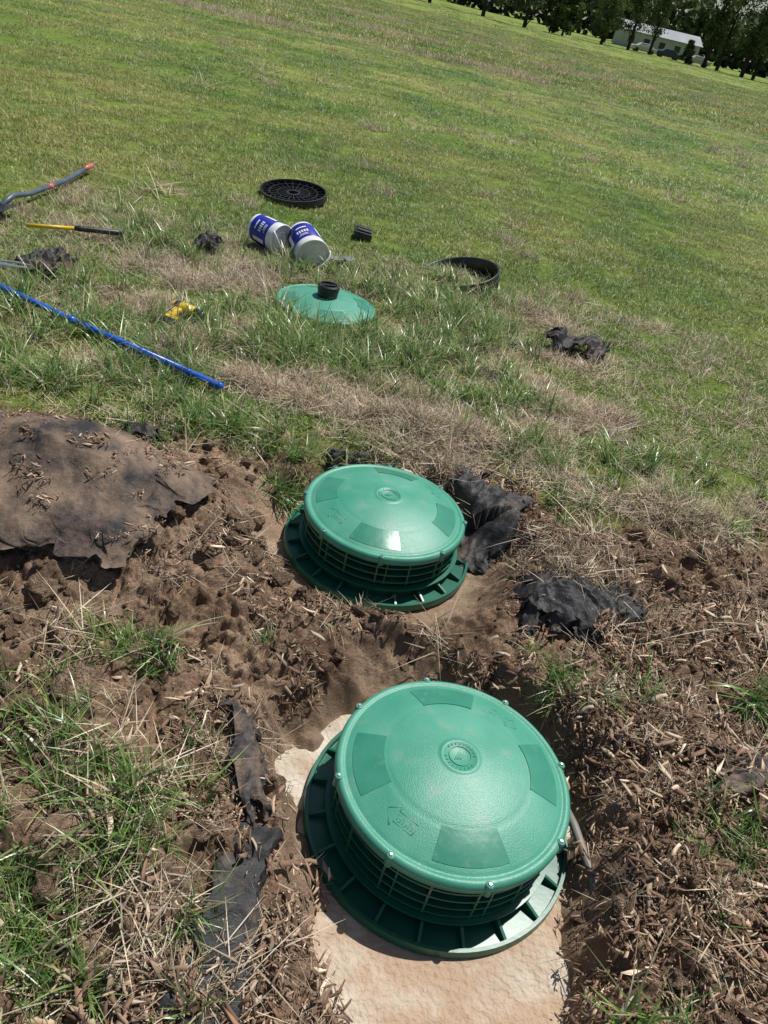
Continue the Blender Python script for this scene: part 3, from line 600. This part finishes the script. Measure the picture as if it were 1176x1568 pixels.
# ------------------------------------------------------------ trees
barkm=noise_mat('bark',(.03,.022,.016),(.07,.055,.04),.9,3,.8,9,.1)
leafm=attr_mat('tree_leaves',.6,.25,.25,.2)
def treemesh(kind,seed):
    r0=np.random.RandomState(seed);mb=MB();Ht={'broad':12,'tall':16,'cedar':7}[kind]
    ctr=[]
    if kind=='cedar':
        for k in range(55):
            z=.6+6.0*r0.rand()**1.2;R_=2.3*(1-z/7.2)**.7;a=r0.rand()*6.28;q=R_*(.4+.6*r0.rand());ctr.append((q*math.cos(a),q*math.sin(a),z,.6))
    else:
        z0,z1,Rm=(2.4,Ht,4.0) if kind=='broad' else (3.4,Ht,2.4)
        for k in range(52 if kind=='broad' else 46):
            z=z0+(z1-z0)*r0.rand();u=(z-z0)/(z1-z0);R_=Rm*math.sqrt(max(.06,1-(2*u-.85)**2*.75))*(.7+.5*r0.rand());a=r0.rand()*6.28;q=R_*r0.rand()**.6;ctr.append((q*math.cos(a),q*math.sin(a),z,.7+.6*r0.rand()))
    tr=.28 if kind!='cedar' else .14;lean=r0.randn(2)*.3
    tp=[Vector((float(lean[0]*t*t),float(lean[1]*t*t),float(-.1+Ht*.85*t))) for t in np.linspace(0,1,8)]
    mb.tube(tp,[tr*(1.25-1.1*t) for t in np.linspace(0,1,8)],8)
    for c in ctr[::3]:
        zb=max(1.2,c[2]-1.8);s=tp[min(7,int(zb/Ht/.85*7))];ce=Vector((float(c[0]),float(c[1]),float(c[2])));md=s.lerp(ce,.5)+Vector((0,0,-.2));mb.tube([s,md,ce],[tr*.4,tr*.25,.03],5)
    V=[];C=[]
    for c in ctr:
        n=75;d=r0.randn(n,3);d/=np.linalg.norm(d,axis=1)[:,None];p=np.array(c[:3])+d*c[3]*np.array([1.15,1.15,.8])*(r0.rand(n,1)**.4)*1.1
        sz=(.13+.13*r0.rand(n,1));a=r0.randn(n,3);a/=np.linalg.norm(a,axis=1)[:,None];b_=np.cross(a,r0.randn(n,3));b_/=np.linalg.norm(b_,axis=1)[:,None]
        col=np.array([(.055,.085,.025),(.09,.13,.038),(.033,.057,.02)])[r0.randint(3)]*(.7+.6*r0.rand(n,1))
        V.append(np.stack([p-a*sz,p-b_*sz*.6,p+a*sz,p+b_*sz*.6],1));C.append(np.repeat(col[:,None],4,1))
    V=np.concatenate(V).reshape(-1,3);C=np.concatenate(C).reshape(-1,3);nb=len(mb.v)
    me=bpy.data.meshes.new(kind+'_tree');allv=mb.v+V.tolist();fs=mb.f+[(nb+4*i,nb+4*i+1,nb+4*i+2,nb+4*i+3) for i in range(len(V)//4)]
    me.from_pydata(allv,[],fs);a=me.color_attributes.new('Col','FLOAT_COLOR','POINT');cc=np.ones((len(allv),4),np.float32);cc[:nb,:3]=.04;cc[nb:,:3]=C;a.data.foreach_set('color',cc.ravel())
    me.materials.append(barkm);me.materials.append(leafm);me.polygons.foreach_set('material_index',[0]*len(mb.f)+[1]*(len(V)//4));return me
TM={'broad':[treemesh('broad',s) for s in(1,2,3)],'tall':[treemesh('tall',s) for s in(4,5,6)],'cedar':[treemesh('cedar',7)]}
def tree(kind,x,y,s=1):
    o=bpy.data.objects.new({'broad':'shade_tree','tall':'pine_tree','cedar':'cedar_tree'}[kind],random.choice(TM[kind]));sc.collection.objects.link(o)
    o.location=(x,y,-.05);o.rotation_euler=(0,0,random.random()*6.28);o.scale=(s,s,s*random.uniform(.92,1.1))
for k,x,y,s in(('broad',-3,140,.95),('broad',-12,148,.9),('broad',3.2,128,.85),('cedar',9,134,1.05),('broad',15.7,142,.75),('tall',21,150,.8),('broad',-22,150,1.1),('broad',-34,146,1),('tall',25.5,156,.75),('cedar',30.5,150,.5),
  ('tall',34.5,154,1.0),('tall',37.5,157,.95),('tall',40,150,1.05),('tall',43,154,.9),('tall',45.5,149,1.05),('tall',48.5,153,1.05),('tall',52,148,1),('tall',55,151,1.1),('tall',59,147,1),('tall',63,150,1.1),('tall',68,146,1),('broad',76,148,1),('broad',-48,150,1),('broad',20,178,1)):
    tree(k,x,y,s)
n=30000;r0=np.random.RandomState(5);tx=-160+400*r0.rand(n);hh=9+9*vn(tx*.12,tx*0,2)+4*vn(tx*.4,tx*0,3);tz=hh*r0.rand(n)**.8;ty=238+12*r0.rand(n)
p=np.stack([tx,ty,tz],1);a=r0.randn(n,3);a/=np.linalg.norm(a,axis=1)[:,None];b_=np.cross(a,r0.randn(n,3));b_/=np.linalg.norm(b_,axis=1)[:,None];sz=.7+.6*r0.rand(n,1)
V=np.stack([p-a*sz,p-b_*sz*.7,p+a*sz,p+b_*sz*.7],1).reshape(-1,3);C=np.repeat((np.array([[.075,.11,.045]])*(.5+r0.rand(n,1)))[:,None],4,1).reshape(-1,3)
me=fast_mesh('distant_treeline',V,np.arange(4*n).reshape(-1,4),C,[leafm]);o=bpy.data.objects.new('distant_treeline',me);sc.collection.objects.link(o)
# ------------------------------------------------------------ buildings & cars
wallm=noise_mat('white_siding',(.36,.38,.40),(.44,.46,.47),.6,.5);roofm=noise_mat('metal_roof',(.16,.18,.20),(.22,.24,.26),.6,.4);darkm=noise_mat('dark_glass',(.02,.025,.03),(.03,.035,.04),.15,1);tanm=noise_mat('tan_siding',(.42,.34,.24),(.5,.41,.3),.7,.5)
def building(name,x,y,w,d,h,rh,wm,rot=0):
    e=empty(name,(x,y,0),(0,0,rot));b=MB();b.box((0,0,h/2),(w,d,h));b.add([(-w/2,-d/2,h),(-w/2,d/2,h),(-w/2,0,h+rh-.15),(w/2,-d/2,h),(w/2,d/2,h),(w/2,0,h+rh-.15)],[(0,1,2),(3,5,4)]);b.obj('walls',[wm],e)
    b=MB();o=.4
    for s in(-1,1):
        v=[(-w/2-o,s*(d/2+o),h-.12),(w/2+o,s*(d/2+o),h-.12),(w/2+o,0,h+rh),(-w/2-o,0,h+rh)];v+=[(p[0],p[1],p[2]+.1) for p in v];b.add(v,[(0,1,2,3),(4,5,6,7),(0,1,5,4),(1,2,6,5),(3,0,4,7)])
    b.obj('roof',[roofm],e)
    b=MB();k=-w/2+2
    while k<w/2-2.5:
        b.box((k,-d/2-.02,1.6),(1.2,.06,1.1));k+=3.2
    b.box((w/2-1.2,-d/2-.02,1.05),(1,.06,2.1));b.obj('windows_and_door',[darkm],e)
building('metal_building',32,192,16,9,3.0,1.5,wallm,.05)
building('tan_house',63,178,14,9,3.0,1.8,tanm,-.1)
def car(x,y,rot,col):
    e=empty('parked_car',(x,y,0),(0,0,rot));pm=noise_mat('car_paint',col,col,.25,1)
    pr=[(-2.2,.35),(-2.25,.8),(-2.0,.95),(-1.3,1.0),(-.75,1.42),(.7,1.45),(1.45,1.0),(2.1,.88),(2.2,.6),(2.15,.33)]
    b=MB();n=len(pr);v=[(p[0],-.88 if p[1]<1.1 else -.7,p[1]) for p in pr]+[(p[0],.88 if p[1]<1.1 else .7,p[1]) for p in pr]
    b.add(v,[tuple(range(n)),tuple(range(2*n-1,n-1,-1))]+[(i,i+n,(i+1)%n+n,(i+1)%n) for i in range(n)]);b.obj('body',[pm],e,False,.05)
    b=MB()
    for s in(-1,1):b.add([(-1.1,s*.86,1.02),(1.2,s*.86,1.02),(.62,s*.73,1.38),(-.7,s*.73,1.38)],[(0,1,2,3)])
    b.obj('windows',[darkm],e);b=MB()
    for wx in(-1.35,1.35):
        for s in(-1,1):b.tube([(wx,s*.7,.33),(wx,s*.92,.33)],.33,18)
    b.obj('wheels',[blackp],e)
car(25,160,.1,(.5,.5,.5));car(29.5,161,.05,(.03,.04,.07));car(35,162,.1,(.4,.4,.42))
